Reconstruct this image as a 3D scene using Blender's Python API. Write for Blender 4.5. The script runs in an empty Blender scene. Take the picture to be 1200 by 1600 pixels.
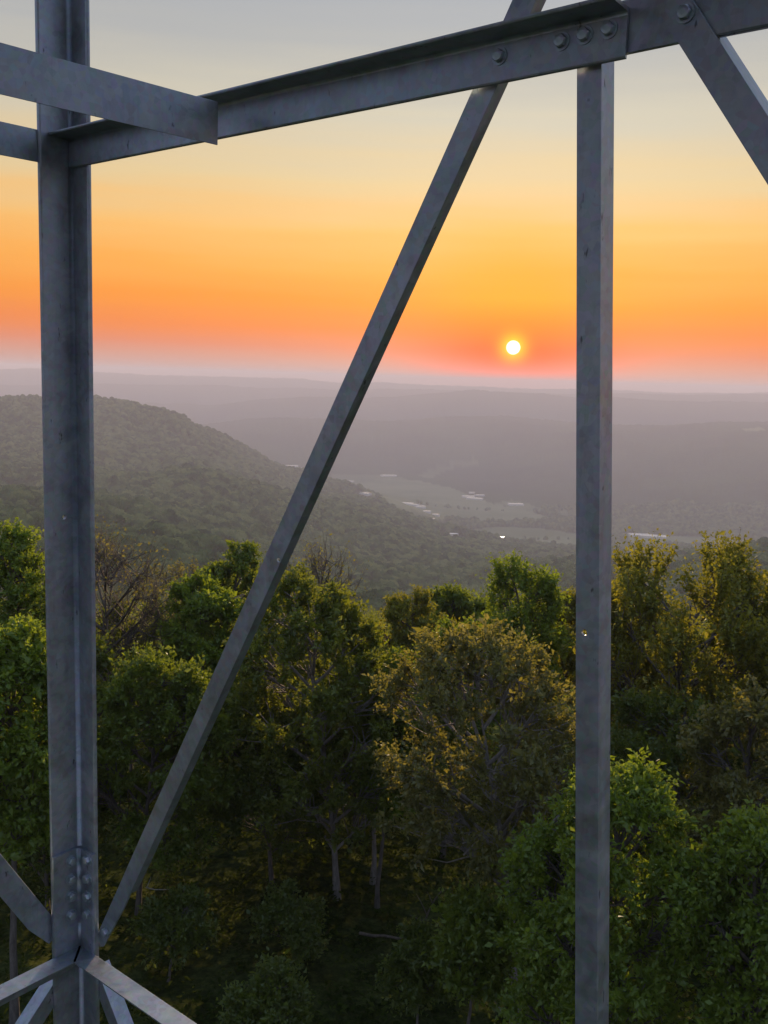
import bpy, bmesh, math, random
import numpy as np
from math import radians, degrees, sin, cos, tan, atan2, asin, pi
from mathutils import Vector, Matrix

# ------------------------------------------------------------------ camera, sky, sun, exposure
SC = bpy.context.scene
COL = SC.collection
F = 1500.0                      # focal length in photo pixels (1200 x 1600)
EYE = Vector((0, 0, 14.5))
PITCH, ROLL = -7.97, 1.75
camd = bpy.data.cameras.new('camera')
camd.sensor_fit = 'HORIZONTAL'
camd.sensor_width = 36.0
camd.lens = 36.0 * F / 1200.0
camd.clip_start = 0.05
camd.clip_end = 60000.0
cam = bpy.data.objects.new('camera', camd)
COL.objects.link(cam)
cam.location = EYE
MC = (Matrix.Rotation(radians(90 + PITCH), 3, 'X') @ Matrix.Rotation(radians(ROLL), 3, 'Z'))
cam.rotation_euler = MC.to_euler()
SC.camera = cam

def ray(px, py):
    return MC @ Vector(((px - 600) / F, -(py - 800) / F, -1.0))

SUN = ray(802, 543).normalized()
SUN_EL, SUN_AZ = asin(SUN.z), atan2(SUN.x, SUN.y)
LAMP_EL = radians(4.5)

world = bpy.data.worlds.new('World')
SC.world = world
world.use_nodes = True
wt = world.node_tree
wt.nodes.clear()
def wn(t, **k):
    n = wt.nodes.new(t)
    for a, b in k.items():
        setattr(n, a, b)
    return n
def wl(a, b):
    wt.links.new(a, b)
def wmath(op, a, b=None, c=None, clamp=False):
    n = wn('ShaderNodeMath', operation=op, use_clamp=clamp)
    for i, v in enumerate((a, b, c)):
        if v is None:
            continue
        if isinstance(v, (int, float)):
            n.inputs[i].default_value = v
        else:
            wl(v, n.inputs[i])
    return n.outputs[0]
def lin(r, g, b):
    f = lambda c: (c / 255 / 12.92) if c / 255 <= 0.04045 else ((c / 255 + 0.055) / 1.055) ** 2.4
    return (f(r), f(g), f(b), 1)
def ramp(tree, stops, fac, interp='EASE'):
    n = tree.nodes.new('ShaderNodeValToRGB')
    n.color_ramp.interpolation = interp
    e = n.color_ramp.elements
    while len(e) > 1:
        e.remove(e[-1])
    e[0].position, e[0].color = stops[0]
    for p, c in stops[1:]:
        q = e.new(p)
        q.color = c
    tree.links.new(fac, n.inputs[0])
    return n.outputs[0]
tc = wn('ShaderNodeTexCoord')
nrm = wn('ShaderNodeVectorMath', operation='NORMALIZE')
wl(tc.outputs['Generated'], nrm.inputs[0])
sep = wn('ShaderNodeSeparateXYZ')
wl(nrm.outputs[0], sep.inputs[0])
el = wmath('MULTIPLY', wmath('ARCSINE', sep.outputs[2]), 180 / pi)              # degrees above the horizon
smp = wn('ShaderNodeMapping'); wl(nrm.outputs[0], smp.inputs[0]); smp.inputs['Scale'].default_value = (2.2, 2.2, 34.0)
smn = wn('ShaderNodeTexNoise'); wl(smp.outputs[0], smn.inputs['Vector']); smn.inputs['Scale'].default_value = 1.6; smn.inputs['Detail'].default_value = 4.0
streak = wmath('MULTIPLY', wmath('SUBTRACT', smn.outputs[0], 0.5), 2.4)       # faint layers of thin haze
elf = wmath('DIVIDE', wmath('ADD', wmath('ADD', el, 5.0), wmath('MULTIPLY', streak, wmath('MULTIPLY', el, 0.12, clamp=True))), 95.0, clamp=True)
P = lambda d: (d + 5.0) / 95.0
# evening sky towards the sun: mauve haze, orange belt, straw, then grey blue overhead
west = ramp(wt, [
    (P(-5), lin(170, 150, 156)), (P(0.0), lin(206, 166, 160)), (P(0.7), lin(214, 158, 142)), (P(1.7), lin(232, 140, 104)), (P(2.7), lin(246, 138, 68)),
    (P(4.2), lin(253, 154, 54)), (P(6.2), lin(254, 174, 78)), (P(8.4), lin(250, 192, 112)), (P(11), lin(230, 203, 154)), (P(14.5), lin(208, 200, 180)),
    (P(18), lin(182, 182, 180)), (P(22), lin(168, 173, 182)), (P(40), lin(166, 180, 204)), (P(90), lin(164, 184, 216))], elf, 'LINEAR')
east = ramp(wt, [
    (P(-5), lin(120, 124, 140)), (P(0), lin(132, 134, 152)), (P(4), lin(150, 150, 172)), (P(10), lin(158, 166, 194)), (P(22), lin(160, 176, 206)),
    (P(40), lin(162, 180, 212)), (P(90), lin(164, 184, 216))], elf, 'LINEAR')
dot = wn('ShaderNodeVectorMath', operation='DOT_PRODUCT')
wl(nrm.outputs[0], dot.inputs[0])
dot.inputs[1].default_value = SUN
side = wn('ShaderNodeMapRange', interpolation_type='SMOOTHSTEP')
side.inputs[1].default_value, side.inputs[2].default_value = 0.05, 0.92
wl(dot.outputs['Value'], side.inputs[0])
mx = wn('ShaderNodeMix', data_type='RGBA')
wl(side.outputs[0], mx.inputs[0]); wl(east, mx.inputs[6]); wl(west, mx.inputs[7])
# the aureole and the disc of the setting sun, by angle from the sun
ang = wmath('MULTIPLY', wmath('ARCCOSINE', wmath('MINIMUM', dot.outputs['Value'], 1.0)), 180 / pi)
dz = wmath('SUBTRACT', el, degrees(SUN_EL))                      # the haze below eats the lower part of the glow
au = wmath('EXPONENT', wmath('MULTIPLY', wmath('POWER', wmath('DIVIDE', ang, 5.4), 2.2), -1.0))
low = wn('ShaderNodeMapRange', interpolation_type='SMOOTHSTEP')
low.inputs[1].default_value, low.inputs[2].default_value = -2.4, -0.2
wl(dz, low.inputs[0])
auf = wmath('MULTIPLY', au, wmath('ADD', wmath('MULTIPLY', low.outputs[0], 0.62), 0.38))
glowc = ramp(wt, [(0.0, (1.45, 0.05, 0.0, 1)), (0.42, (1.45, 0.105, 0.0, 1)), (0.75, (1.3, 0.27, 0.0, 1)), (1.0, (1.15, 0.42, 0.01, 1))],
             wmath('MULTIPLY', wmath('ADD', dz, 2.2), 0.2, clamp=True), 'LINEAR')
m2 = wn('ShaderNodeMix', data_type='RGBA')
broad = wmath('ADD', wmath('MULTIPLY', wmath('EXPONENT', wmath('MULTIPLY', wmath('POWER', wmath('DIVIDE', ang, 20.0), 2.0), -1.0)), 0.20), 0.92)
bro = wn('ShaderNodeVectorMath', operation='SCALE'); wl(mx.outputs[2], bro.inputs[0]); wl(broad, bro.inputs['Scale'])
wl(wmath('MULTIPLY', auf, 0.98), m2.inputs[0]); wl(bro.outputs[0], m2.inputs[6]); wl(glowc, m2.inputs[7])
ring = wmath('EXPONENT', wmath('MULTIPLY', wmath('POWER', wmath('DIVIDE', ang, 0.74), 2.2), -1.0))
m3 = wn('ShaderNodeMix', data_type='RGBA')
wl(ring, m3.inputs[0]); wl(m2.outputs[2], m3.inputs[6]); m3.inputs[7].default_value = (1.2, 0.75, 0.0, 1)
disc = wn('ShaderNodeMapRange', interpolation_type='SMOOTHSTEP')
disc.inputs[1].default_value, disc.inputs[2].default_value = 0.44, 0.26
wl(ang, disc.inputs[0])
m4 = wn('ShaderNodeMix', data_type='RGBA')
wl(disc.outputs[0], m4.inputs[0]); wl(m3.outputs[2], m4.inputs[6]); m4.inputs[7].default_value = (6, 5.4, 4.2, 1)
sky = wn('ShaderNodeTexSky', sky_type='NISHITA', sun_disc=False)
sky.sun_elevation, sky.sun_rotation = LAMP_EL, SUN_AZ
sky.dust_density, sky.altitude = 3.0, 900
bg1 = wn('ShaderNodeBackground'); wl(m4.outputs[2], bg1.inputs[0]); bg1.inputs[1].default_value = 0.585
bg2 = wn('ShaderNodeBackground'); wl(sky.outputs[0], bg2.inputs[0]); bg2.inputs[1].default_value = 0.0012
addb = wn('ShaderNodeAddShader'); wl(bg1.outputs[0], addb.inputs[0]); wl(bg2.outputs[0], addb.inputs[1])
wo = wn('ShaderNodeOutputWorld'); wl(addb.outputs[0], wo.inputs[0])

sund = bpy.data.lights.new('sun', 'SUN')
sund.energy, sund.angle, sund.color = 3.3, radians(0.6), (1.0, 0.68, 0.40)
sun = bpy.data.objects.new('sun', sund)
COL.objects.link(sun)
sun.location = (40, 300, 60)
LAMP = Vector((sin(SUN_AZ) * cos(LAMP_EL), cos(SUN_AZ) * cos(LAMP_EL), sin(LAMP_EL)))
sun.rotation_euler = (-LAMP).to_track_quat('-Z', 'Y').to_euler()

vs = SC.view_settings
vs.view_transform, vs.look, vs.exposure, vs.gamma, vs.use_curve_mapping = 'Standard', 'None', 0.85, 1.0, False
SC.render.engine = 'CYCLES'
cy = SC.cycles
cy.max_bounces, cy.diffuse_bounces, cy.glossy_bounces, cy.transmission_bounces = 5, 2, 2, 3
cy.transparent_max_bounces, cy.volume_bounces = 6, 3
cy.sample_clamp_indirect = 4.0
cy.use_denoising = True

# ------------------------------------------------------------------ helpers
rng = np.random.default_rng(7)
random.seed(7)
def V(*a):
    return np.array(a, dtype=float)
def tag(o, label=None, cat=None, group=None, kind=None):
    if label: o['label'] = label
    if cat: o['category'] = cat
    if group: o['group'] = group
    if kind: o['kind'] = kind
    return o
def link(name, me, mat=None, parent=None):
    o = bpy.data.objects.new(name, me)
    COL.objects.link(o)
    if mat is not None and not me.materials:
        me.materials.append(mat)
    if parent is not None:
        o.parent = parent
    return o
def empty(name, loc=(0, 0, 0)):
    o = bpy.data.objects.new(name, None)
    COL.objects.link(o)
    o.location = loc
    o.empty_display_size = 0.3
    return o
def mesh_np(name, verts, faces, n=4, smooth=False):
    """mesh from numpy arrays, all faces with n corners"""
    verts = np.asarray(verts, dtype=np.float32); faces = np.asarray(faces, dtype=np.int32)
    me = bpy.data.meshes.new(name)
    me.vertices.add(len(verts)); me.vertices.foreach_set('co', verts.ravel())
    me.loops.add(faces.size); me.loops.foreach_set('vertex_index', faces.ravel())
    me.polygons.add(len(faces))
    me.polygons.foreach_set('loop_start', np.arange(0, faces.size, n, dtype=np.int32))
    me.polygons.foreach_set('loop_total', np.full(len(faces), n, dtype=np.int32))
    me.polygons.foreach_set('use_smooth', np.full(len(faces), smooth, dtype=bool))
    me.update(calc_edges=True)
    return me
def attr(me, name, vals, dom='POINT'):
    a = me.attributes.new(name, 'FLOAT', dom)
    a.data.foreach_set('value', np.asarray(vals, dtype=np.float32))
def hash2(ix, iy, s):
    h = (ix.astype(np.int64) * 374761393 + iy.astype(np.int64) * 668265263 + s * 982451653) & 0x7fffffff
    h = (h ^ (h >> 13)) * 1274126177 & 0x7fffffff
    return ((h ^ (h >> 16)) & 0xffff) / 65535.0
def vnoise(x, y, s=0):
    ix, iy = np.floor(x), np.floor(y)
    fx, fy = x - ix, y - iy
    fx = fx * fx * (3 - 2 * fx); fy = fy * fy * (3 - 2 * fy)
    a, b = hash2(ix, iy, s), hash2(ix + 1, iy, s)
    c, d = hash2(ix, iy + 1, s), hash2(ix + 1, iy + 1, s)
    return (a * (1 - fx) + b * fx) * (1 - fy) + (c * (1 - fx) + d * fx) * fy - 0.5

def new_mat(name):
    m = bpy.data.materials.new(name)
    m.use_nodes = True
    m.node_tree.nodes.clear()
    return m, m.node_tree
def nd(t, typ, ins=None, **k):
    n = t.nodes.new(typ)
    for a, b in k.items():
        setattr(n, a, b)
    for a, b in (ins or {}).items():
        if isinstance(b, bpy.types.NodeSocket):
            t.links.new(b, n.inputs[a])
        else:
            n.inputs[a].default_value = b
    return n
def mixc(t, fac, a, b, blend='MIX'):
    n = t.nodes.new('ShaderNodeMix'); n.data_type = 'RGBA'; n.blend_type = blend
    for i, v in ((0, fac), (6, a), (7, b)):
        if isinstance(v, bpy.types.NodeSocket): t.links.new(v, n.inputs[i])
        else: n.inputs[i].default_value = v
    return n.outputs[2]

# ------------------------------------------------------------------ materials
def steel_mat(name='galvanised_steel', gain=1.0, rough=0.42):
    m, t = new_mat(name)
    tc = nd(t, 'ShaderNodeTexCoord')
    mp = nd(t, 'ShaderNodeMapping', {0: tc.outputs['Object']})
    mp.inputs['Scale'].default_value = (1, 1, 0.35)
    n1 = nd(t, 'ShaderNodeTexNoise', {'Vector': tc.outputs['Object'], 'Scale': 16.0, 'Detail': 6.0, 'Roughness': 0.6, 'Distortion': 0.9})
    n2 = nd(t, 'ShaderNodeTexVoronoi', {'Vector': tc.outputs['Object'], 'Scale': 75.0})
    n3 = nd(t, 'ShaderNodeTexNoise', {'Vector': mp.outputs[0], 'Scale': 5.0, 'Detail': 5.0, 'Roughness': 0.6, 'Distortion': 0.6})
    n4 = nd(t, 'ShaderNodeTexNoise', {'Vector': mp.outputs[0], 'Scale': 48.0, 'Detail': 3.0, 'Roughness': 0.7})
    base = ramp(t, [(0.28, tuple(gain * v for v in (0.195, 0.232, 0.27)) + (1,)), (0.5, tuple(gain * v for v in (0.255, 0.308, 0.365)) + (1,)), (0.75, tuple(gain * v for v in (0.325, 0.38, 0.44)) + (1,))], n1.outputs[0], 'LINEAR')
    span = mixc(t, 0.20, base, n2.outputs['Color'], 'SOFT_LIGHT')
    hs = nd(t, 'ShaderNodeHueSaturation', {'Color': span, 'Saturation': 0.75})
    cl = ramp(t, [(0.3, (0.82, 0.82, 0.82, 1)), (0.65, (1.04, 1.04, 1.04, 1))], n3.outputs[0], 'LINEAR')
    c2 = mixc(t, 1.0, hs.outputs[0], cl, 'MULTIPLY')
    mp2 = nd(t, 'ShaderNodeMapping', {0: tc.outputs['Object']}); mp2.inputs['Scale'].default_value = (70, 70, 2.2)
    n5 = nd(t, 'ShaderNodeTexNoise', {'Vector': mp2.outputs[0], 'Scale': 1.0, 'Detail': 4.0, 'Roughness': 0.7})
    run = ramp(t, [(0.33, (0.62, 0.58, 0.54, 1)), (0.45, (1, 1, 1, 1)), (0.62, (1.0, 1.0, 1.0, 1)), (0.72, (1.16, 1.17, 1.18, 1))], n5.outputs[0], 'LINEAR')
    c2 = mixc(t, 0.16, c2, run, 'MULTIPLY')
    pits = ramp(t, [(0.28, (0.10, 0.09, 0.08, 1)), (0.34, (1, 1, 1, 1))], n4.outputs[0], 'LINEAR')
    c3 = mixc(t, 0.7, c2, pits, 'MULTIPLY')
    ro = nd(t, 'ShaderNodeMapRange', {0: n1.outputs[0], 1: 0.3, 2: 0.7, 3: rough, 4: rough + 0.2})
    bmp = nd(t, 'ShaderNodeBump', {'Strength': 0.06, 'Distance': 0.01, 'Height': n1.outputs[0]})
    b = nd(t, 'ShaderNodeBsdfPrincipled', {'Base Color': c3, 'Roughness': ro.outputs[0], 'Metallic': 0.75, 'Normal': bmp.outputs[0]})
    o = nd(t, 'ShaderNodeOutputMaterial', {0: b.outputs[0]})
    return m
STEEL = steel_mat('galvanised_steel', 1.22, 0.36)
ZINC = steel_mat('bolt_zinc', 1.5, 0.36)

def leaf_mat(name, dark, light, trans=0.52, gloss=0.03):
    m, t = new_mat(name)
    a = nd(t, 'ShaderNodeAttribute', attribute_name='tone')
    col = mixc(t, a.outputs['Fac'], dark + (1,), light + (1,))
    tcol = mixc(t, 1.0, col, (1.55, 1.35, 0.5, 1), 'MULTIPLY')
    d = nd(t, 'ShaderNodeBsdfDiffuse', {0: col})
    tr = nd(t, 'ShaderNodeBsdfTranslucent', {0: tcol})
    g = nd(t, 'ShaderNodeBsdfGlossy', {'Color': (0.8, 0.85, 0.9, 1), 'Roughness': 0.42})
    mixs = nd(t, 'ShaderNodeMixShader', {0: trans, 1: d.outputs[0], 2: tr.outputs[0]})
    ms2 = nd(t, 'ShaderNodeMixShader', {0: gloss, 1: mixs.outputs[0], 2: g.outputs[0]})
    nd(t, 'ShaderNodeOutputMaterial', {0: ms2.outputs[0]})
    return m
LEAF = {
    'green': leaf_mat('leaf_green', (0.078, 0.122, 0.017), (0.180, 0.250, 0.032)),
    'bright': leaf_mat('leaf_bright', (0.090, 0.155, 0.018), (0.205, 0.290, 0.035)),
    'olive': leaf_mat('leaf_olive', (0.078, 0.112, 0.018), (0.180, 0.225, 0.034)),
    'gold': leaf_mat('leaf_gold', (0.110, 0.130, 0.018), (0.245, 0.260, 0.036)),
    'brown': leaf_mat('leaf_brown_olive', (0.100, 0.114, 0.034), (0.215, 0.218, 0.076)),
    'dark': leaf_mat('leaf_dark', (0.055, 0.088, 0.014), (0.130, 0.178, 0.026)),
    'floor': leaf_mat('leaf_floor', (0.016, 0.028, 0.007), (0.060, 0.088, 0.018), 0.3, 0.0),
}
def bark_mat(name, c1, c2):
    m, t = new_mat(name)
    tc = nd(t, 'ShaderNodeTexCoord')
    mp = nd(t, 'ShaderNodeMapping', {0: tc.outputs['Object']}); mp.inputs['Scale'].default_value = (1, 1, 0.25)
    n = nd(t, 'ShaderNodeTexNoise', {'Vector': mp.outputs[0], 'Scale': 14.0, 'Detail': 5.0, 'Roughness': 0.65})
    c = ramp(t, [(0.32, c1 + (1,)), (0.68, c2 + (1,))], n.outputs[0], 'LINEAR')
    bp = nd(t, 'ShaderNodeBump', {'Strength': 0.5, 'Distance': 0.02, 'Height': n.outputs[0]})
    b = nd(t, 'ShaderNodeBsdfPrincipled', {'Base Color': c, 'Roughness': 0.9, 'Normal': bp.outputs[0]})
    nd(t, 'ShaderNodeOutputMaterial', {0: b.outputs[0]})
    return m
BARK = bark_mat('bark_grey', (0.06, 0.052, 0.045), (0.15, 0.135, 0.12))
BARK_D = bark_mat('bark_dark', (0.05, 0.04, 0.033), (0.13, 0.11, 0.09))
BARK_P = bark_mat('bark_pale', (0.12, 0.11, 0.10), (0.28, 0.26, 0.24))
DEAD = bark_mat('dead_wood_pale', (0.20, 0.19, 0.17), (0.38, 0.36, 0.33))

def ground_mat():
    m, t = new_mat('land_cover')
    geo = nd(t, 'ShaderNodeNewGeometry')
    fa = nd(t, 'ShaderNodeAttribute', attribute_name='field')
    n1 = nd(t, 'ShaderNodeTexNoise', {'Vector': geo.outputs['Position'], 'Scale': 0.11, 'Detail': 4.0, 'Roughness': 0.7})
    n2 = nd(t, 'ShaderNodeTexNoise', {'Vector': geo.outputs['Position'], 'Scale': 0.0035, 'Detail': 5.0, 'Roughness': 0.6})
    wood = ramp(t, [(0.34, (0.026, 0.042, 0.016, 1)), (0.66, (0.075, 0.10, 0.034, 1))], n1.outputs[0], 'LINEAR')
    stand = ramp(t, [(0.38, (0.75, 0.7, 0.75, 1)), (0.62, (1.2, 1.25, 1.05, 1))], n2.outputs[0], 'LINEAR')
    n3 = nd(t, 'ShaderNodeTexNoise', {'Vector': geo.outputs['Position'], 'Scale': 5.0, 'Detail': 6.0, 'Roughness': 0.75})
    litter = ramp(t, [(0.36, (0.55, 0.5, 0.45, 1)), (0.5, (1.0, 0.95, 0.85, 1)), (0.66, (1.9, 1.6, 1.35, 1))], n3.outputs[0], 'LINEAR')
    wood = mixc(t, 1.0, wood, litter, 'MULTIPLY')
    wood = mixc(t, 1.0, wood, stand, 'MULTIPLY')
    fcol = ramp(t, [(0.40, (0.20, 0.225, 0.10, 1)), (0.62, (0.30, 0.305, 0.16, 1))], n2.outputs[0], 'LINEAR')
    c = mixc(t, fa.outputs['Fac'], wood, fcol)
    bp = nd(t, 'ShaderNodeBump', {'Strength': 0.7, 'Distance': 5.0, 'Height': n1.outputs[0]})
    b = nd(t, 'ShaderNodeBsdfDiffuse', {0: c, 'Normal': bp.outputs[0]})
    nd(t, 'ShaderNodeOutputMaterial', {0: b.outputs[0]})
    return m
GROUND = ground_mat()
def canopy_mat():
    m, t = new_mat('far_canopy')
    geo = nd(t, 'ShaderNodeNewGeometry')
    n1 = nd(t, 'ShaderNodeTexNoise', {'Vector': geo.outputs['Position'], 'Scale': 0.045, 'Detail': 2.0})
    n2 = nd(t, 'ShaderNodeTexNoise', {'Vector': geo.outputs['Position'], 'Scale': 0.9, 'Detail': 4.0, 'Roughness': 0.7})
    c = ramp(t, [(0.36, (0.034, 0.062, 0.020, 1)), (0.50, (0.090, 0.140, 0.040, 1)), (0.64, (0.19, 0.225, 0.072, 1))], n1.outputs[0], 'LINEAR')
    bp = nd(t, 'ShaderNodeBump', {'Strength': 1.0, 'Distance': 1.6, 'Height': n2.outputs[0]})
    d = nd(t, 'ShaderNodeBsdfDiffuse', {0: c, 'Normal': bp.outputs[0]})
    nd(t, 'ShaderNodeOutputMaterial', {0: d.outputs[0]})
    return m
CANOPY = canopy_mat()
def plain_mat(name, c, rough=0.7, metal=0.0):
    m, t = new_mat(name)
    n = nd(t, 'ShaderNodeTexNoise', {'Scale': 3.0, 'Detail': 3.0})
    cc = mixc(t, n.outputs[0], tuple(x * 0.85 for x in c) + (1,), tuple(min(1, x * 1.1) for x in c) + (1,))
    b = nd(t, 'ShaderNodeBsdfPrincipled', {'Base Color': cc, 'Roughness': rough, 'Metallic': metal})
    nd(t, 'ShaderNodeOutputMaterial', {0: b.outputs[0]})
    return m
SHADE_DECK = plain_mat('shade_deck_wood', (0.13, 0.11, 0.09), 0.9)  # dark boards of the unseen deck added for its shade
METAL_ROOF = plain_mat('metal_roof', (0.85, 0.85, 0.86), 0.22, 1.0)
WHITE_WALL = plain_mat('white_siding', (0.72, 0.71, 0.68), 0.8)

# ------------------------------------------------------------------ terrain: one sheet out to the last ridge
def zat(px, py, r):
    d = ray(px, py)
    return EYE.z + r * d.z / math.hypot(d.x, d.y)
def azat(px, py=620):
    d = ray(px, py)
    return atan2(d.x, d.y)
XS = [0, 150, 225, 300, 450, 600, 750, 900, 1050, 1200]
NEAR = {  # photo column: (distance, picture height of the slope there) or (distance, 'z', height)
    0:    [(700, 838), (1000, 792), (1300, 782), (1600, 750), (1800, 732), (2200, 686), (2600, 639), (3300, 'z', -230), (4200, 'z', -330), (5800, 662)],
    150:  [(700, 858), (1000, 805), (1300, 785), (1600, 754), (1800, 734), (2200, 688), (2600, 632), (3300, 'z', -260), (4200, 'z', -350), (5800, 663)],
    225:  [(700, 870), (1000, 820), (1300, 790), (1600, 752), (1800, 738), (2200, 698), (2600, 639), (3300, 'z', -295), (4200, 'z', -375), (5800, 663)],
    300:  [(700, 885), (1000, 838), (1300, 795), (1600, 740), (1800, 736), (2200, 712), (2600, 671), (3300, 'z', -330), (4200, 'z', -400), (5800, 664)],
    450:  [(700, 925), (1000, 884), (1300, 835), (1600, 786), (1800, 784), (2200, 768), (2800, 739), (3400, 'z', -440), (4200, 'z', -435), (5800, 652)],
    600:  [(700, 968), (1000, 918), (1300, 880), (1600, 838), (2000, 806), (2500, 786), (3000, 776), (3800, 'z', -428), (4400, 'z', -430), (5800, 657)],
    750:  [(700, 980), (1000, 935), (1300, 900), (1700, 872), (2100, 854), (2400, 845), (2700, 'z', -425), (3600, 'z', -428), (4300, 'z', -428), (5800, 650)],
    900:  [(700, 975), (1000, 930), (1300, 906), (1600, 890), (2000, 876), (2300, 871), (2600, 'z', -425), (3000, 'z', -425), (3600, 782), (5500, 662)],
    1050: [(700, 970), (1000, 915), (1300, 900), (1600, 890), (2000, 880), (2250, 871), (2500, 'z', -422), (2900, 'z', -425), (3500, 786), (5300, 666)],
    1200: [(700, 945), (1000, 890), (1300, 876), (1600, 878), (1900, 876), (2200, 868), (2500, 'z', -422), (2800, 'z', -425), (3400, 790), (5100, 661)],
}
R2 = [(7400, y) for y in (624, 624, 630, 634, 622, 625, 616, 625, 627, 629)]
R1 = [(9000, y) for y in (600, 600, 603, 605, 607, 606, 609, 611, 614, 617)]
R0 = [(11000, y) for y in (575, 580, 584, 588, 593, 598, 603, 607, 610, 612)]
GR = [(0, 0.0), (12, 0.0), (20, -0.15), (30, -0.9), (45, -3.2), (80, -10.0), (160, -28.0), (320, -66.0)]
kr, kz = [], []
for i, x in enumerate(XS):
    r_, z_ = [], []
    for r, z in GR:
        r_.append(r); z_.append(z)
    for e in NEAR[x]:
        r_.append(e[0]); z_.append(e[2] if len(e) == 3 else zat(x, e[1], e[0]))
    for crest, gap, dip in ((R2, 700, 80), (R1, 700, 70), (R0, 900, 70)):
        zc = zat(x, crest[i][1], crest[i][0])
        r_.append(crest[i][0] - gap); z_.append(min(zc, z_[-1]) - dip)
        r_.append(crest[i][0]); z_.append(zc)
    r_.append(12300); z_.append(z_[-1] - 120)
    r_.append(14000); z_.append(z_[-1] - 60)
    kr.append(r_); kz.append(z_)
kr, kz = np.array(kr), np.array(kz)
KAZ = np.array([azat(x) for x in XS])
def fine_cols(az):
    """knots at each azimuth, smoothed across the columns"""
    out_r = np.empty((len(az), kr.shape[1])); out_z = np.empty_like(out_r)
    # Catmull-Rom over the (nearly even) columns
    u = np.interp(az, KAZ, np.arange(len(KAZ)))
    i = np.clip(np.floor(u).astype(int), 0, len(KAZ) - 2); f = u - i
    g = lambda a, j: a[np.clip(j, 0, len(KAZ) - 1)]
    f = f[:, None]
    for a, o in ((kr, out_r), (kz, out_z)):
        p0, p1, p2, p3 = g(a, i - 1), g(a, i), g(a, i + 1), g(a, i + 2)
        o[:] = 0.5 * (2 * p1 + (p2 - p0) * f + (2 * p0 - 5 * p1 + 4 * p2 - p3) * f ** 2 + (3 * p1 - p0 - 3 * p2 + p3) * f ** 3)
    return out_r, out_z
def hermite(r, xr, xz):
    """monotone-ish cubic through knots"""
    h = np.diff(xr); dl = np.diff(xz) / h
    m = np.zeros(len(xr)); m[0] = dl[0]; m[-1] = dl[-1]
    same = dl[:-1] * dl[1:] > 0
    m[1:-1] = np.where(same, 2 * dl[:-1] * dl[1:] / np.where(same, dl[:-1] + dl[1:], 1), 0)
    i = np.clip(np.searchsorted(xr, r) - 1, 0, len(h) - 1)
    t = (r - xr[i]) / h[i]
    return (xz[i] * (1 + 2 * t) * (1 - t) ** 2 + m[i] * h[i] * t * (1 - t) ** 2 + xz[i + 1] * t * t * (3 - 2 * t) + m[i + 1] * h[i] * t * t * (t - 1))
FINE = radians(33)
az = np.concatenate([np.linspace(-pi, -FINE, 70, endpoint=False), np.linspace(-FINE, FINE, 500), np.linspace(FINE, pi, 70)[1:-1]])
rows = np.concatenate([np.linspace(0.6, 60, 40), np.geomspace(64, 13900, 340)])
CR, CZ = fine_cols(az)
Z = np.empty((len(rows), len(az)))
for j in range(len(az)):
    Z[:, j] = hermite(rows, CR[j], CZ[j])
RR, AA = np.meshgrid(rows, az, indexing='ij')
X, Y = RR * np.sin(AA), RR * np.cos(AA)
flat = np.clip((-Z - 395) / 30, 0, 1)                       # the valley floor stays smooth
amp = np.clip((RR - 300) / 1500, 0, 1) * (1 - 0.93 * flat)
far = np.clip((RR - 4000) / 5000, 0, 1)
ridge = 1 - 2 * np.abs(vnoise(X / 420, Y / 420, 3))
Z += amp * ((1 - 0.5 * far) * (30 * (ridge - 0.6) + 16 * vnoise(X / 170, Y / 170, 5)) + far * (62 * vnoise(X / 1500, Y / 1500, 9) + 34 * vnoise(X / 520, Y / 520, 10)) + 6 * vnoise(X / 60, Y / 60, 11))
Z += np.clip((RR - 2900) / 600, 0, 1) * (1 - flat) * 7 * (hash2(np.arange(len(rows))[:, None] + 0 * AA, np.arange(len(az))[None, :] + 0 * AA, 4) - 0.5)
Z += np.where(RR < 80, 0.10 * vnoise(X / 1.3, Y / 1.3, 21) + 0.22 * vnoise(X / 5, Y / 5, 22), 0) * np.clip((RR - 3) / 6, 0, 1)
def terrain_z(x, y):
    r = np.hypot(x, y); a = np.arctan2(x, y)
    ui = np.interp(r, rows, np.arange(len(rows))); uj = np.interp(a, az, np.arange(len(az)))
    i = np.clip(ui.astype(int), 0, len(rows) - 2); j = np.clip(uj.astype(int), 0, len(az) - 2)
    fi, fj = ui - i, uj - j
    return (Z[i, j] * (1 - fi) * (1 - fj) + Z[i + 1, j] * fi * (1 - fj) + Z[i, j + 1] * (1 - fi) * fj + Z[i + 1, j + 1] * fi * fj)
MCN = np.array(MC)
def project(x, y, z):
    d = np.stack([x, y, z - EYE.z], -1) @ MCN
    return 600 + F * d[..., 0] / -d[..., 2], 800 - F * d[..., 1] / -d[..., 2], -d[..., 2]
def inpoly(px, py, poly):
    res = np.zeros(px.shape, bool); n = len(poly)
    for i in range(n):
        x1, y1 = poly[i]; x2, y2 = poly[(i + 1) % n]
        c = ((y1 > py) != (y2 > py)) & (px < (x2 - x1) * (py - y1) / (y2 - y1 + 1e-9) + x1)
        res ^= c
    return res
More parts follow.
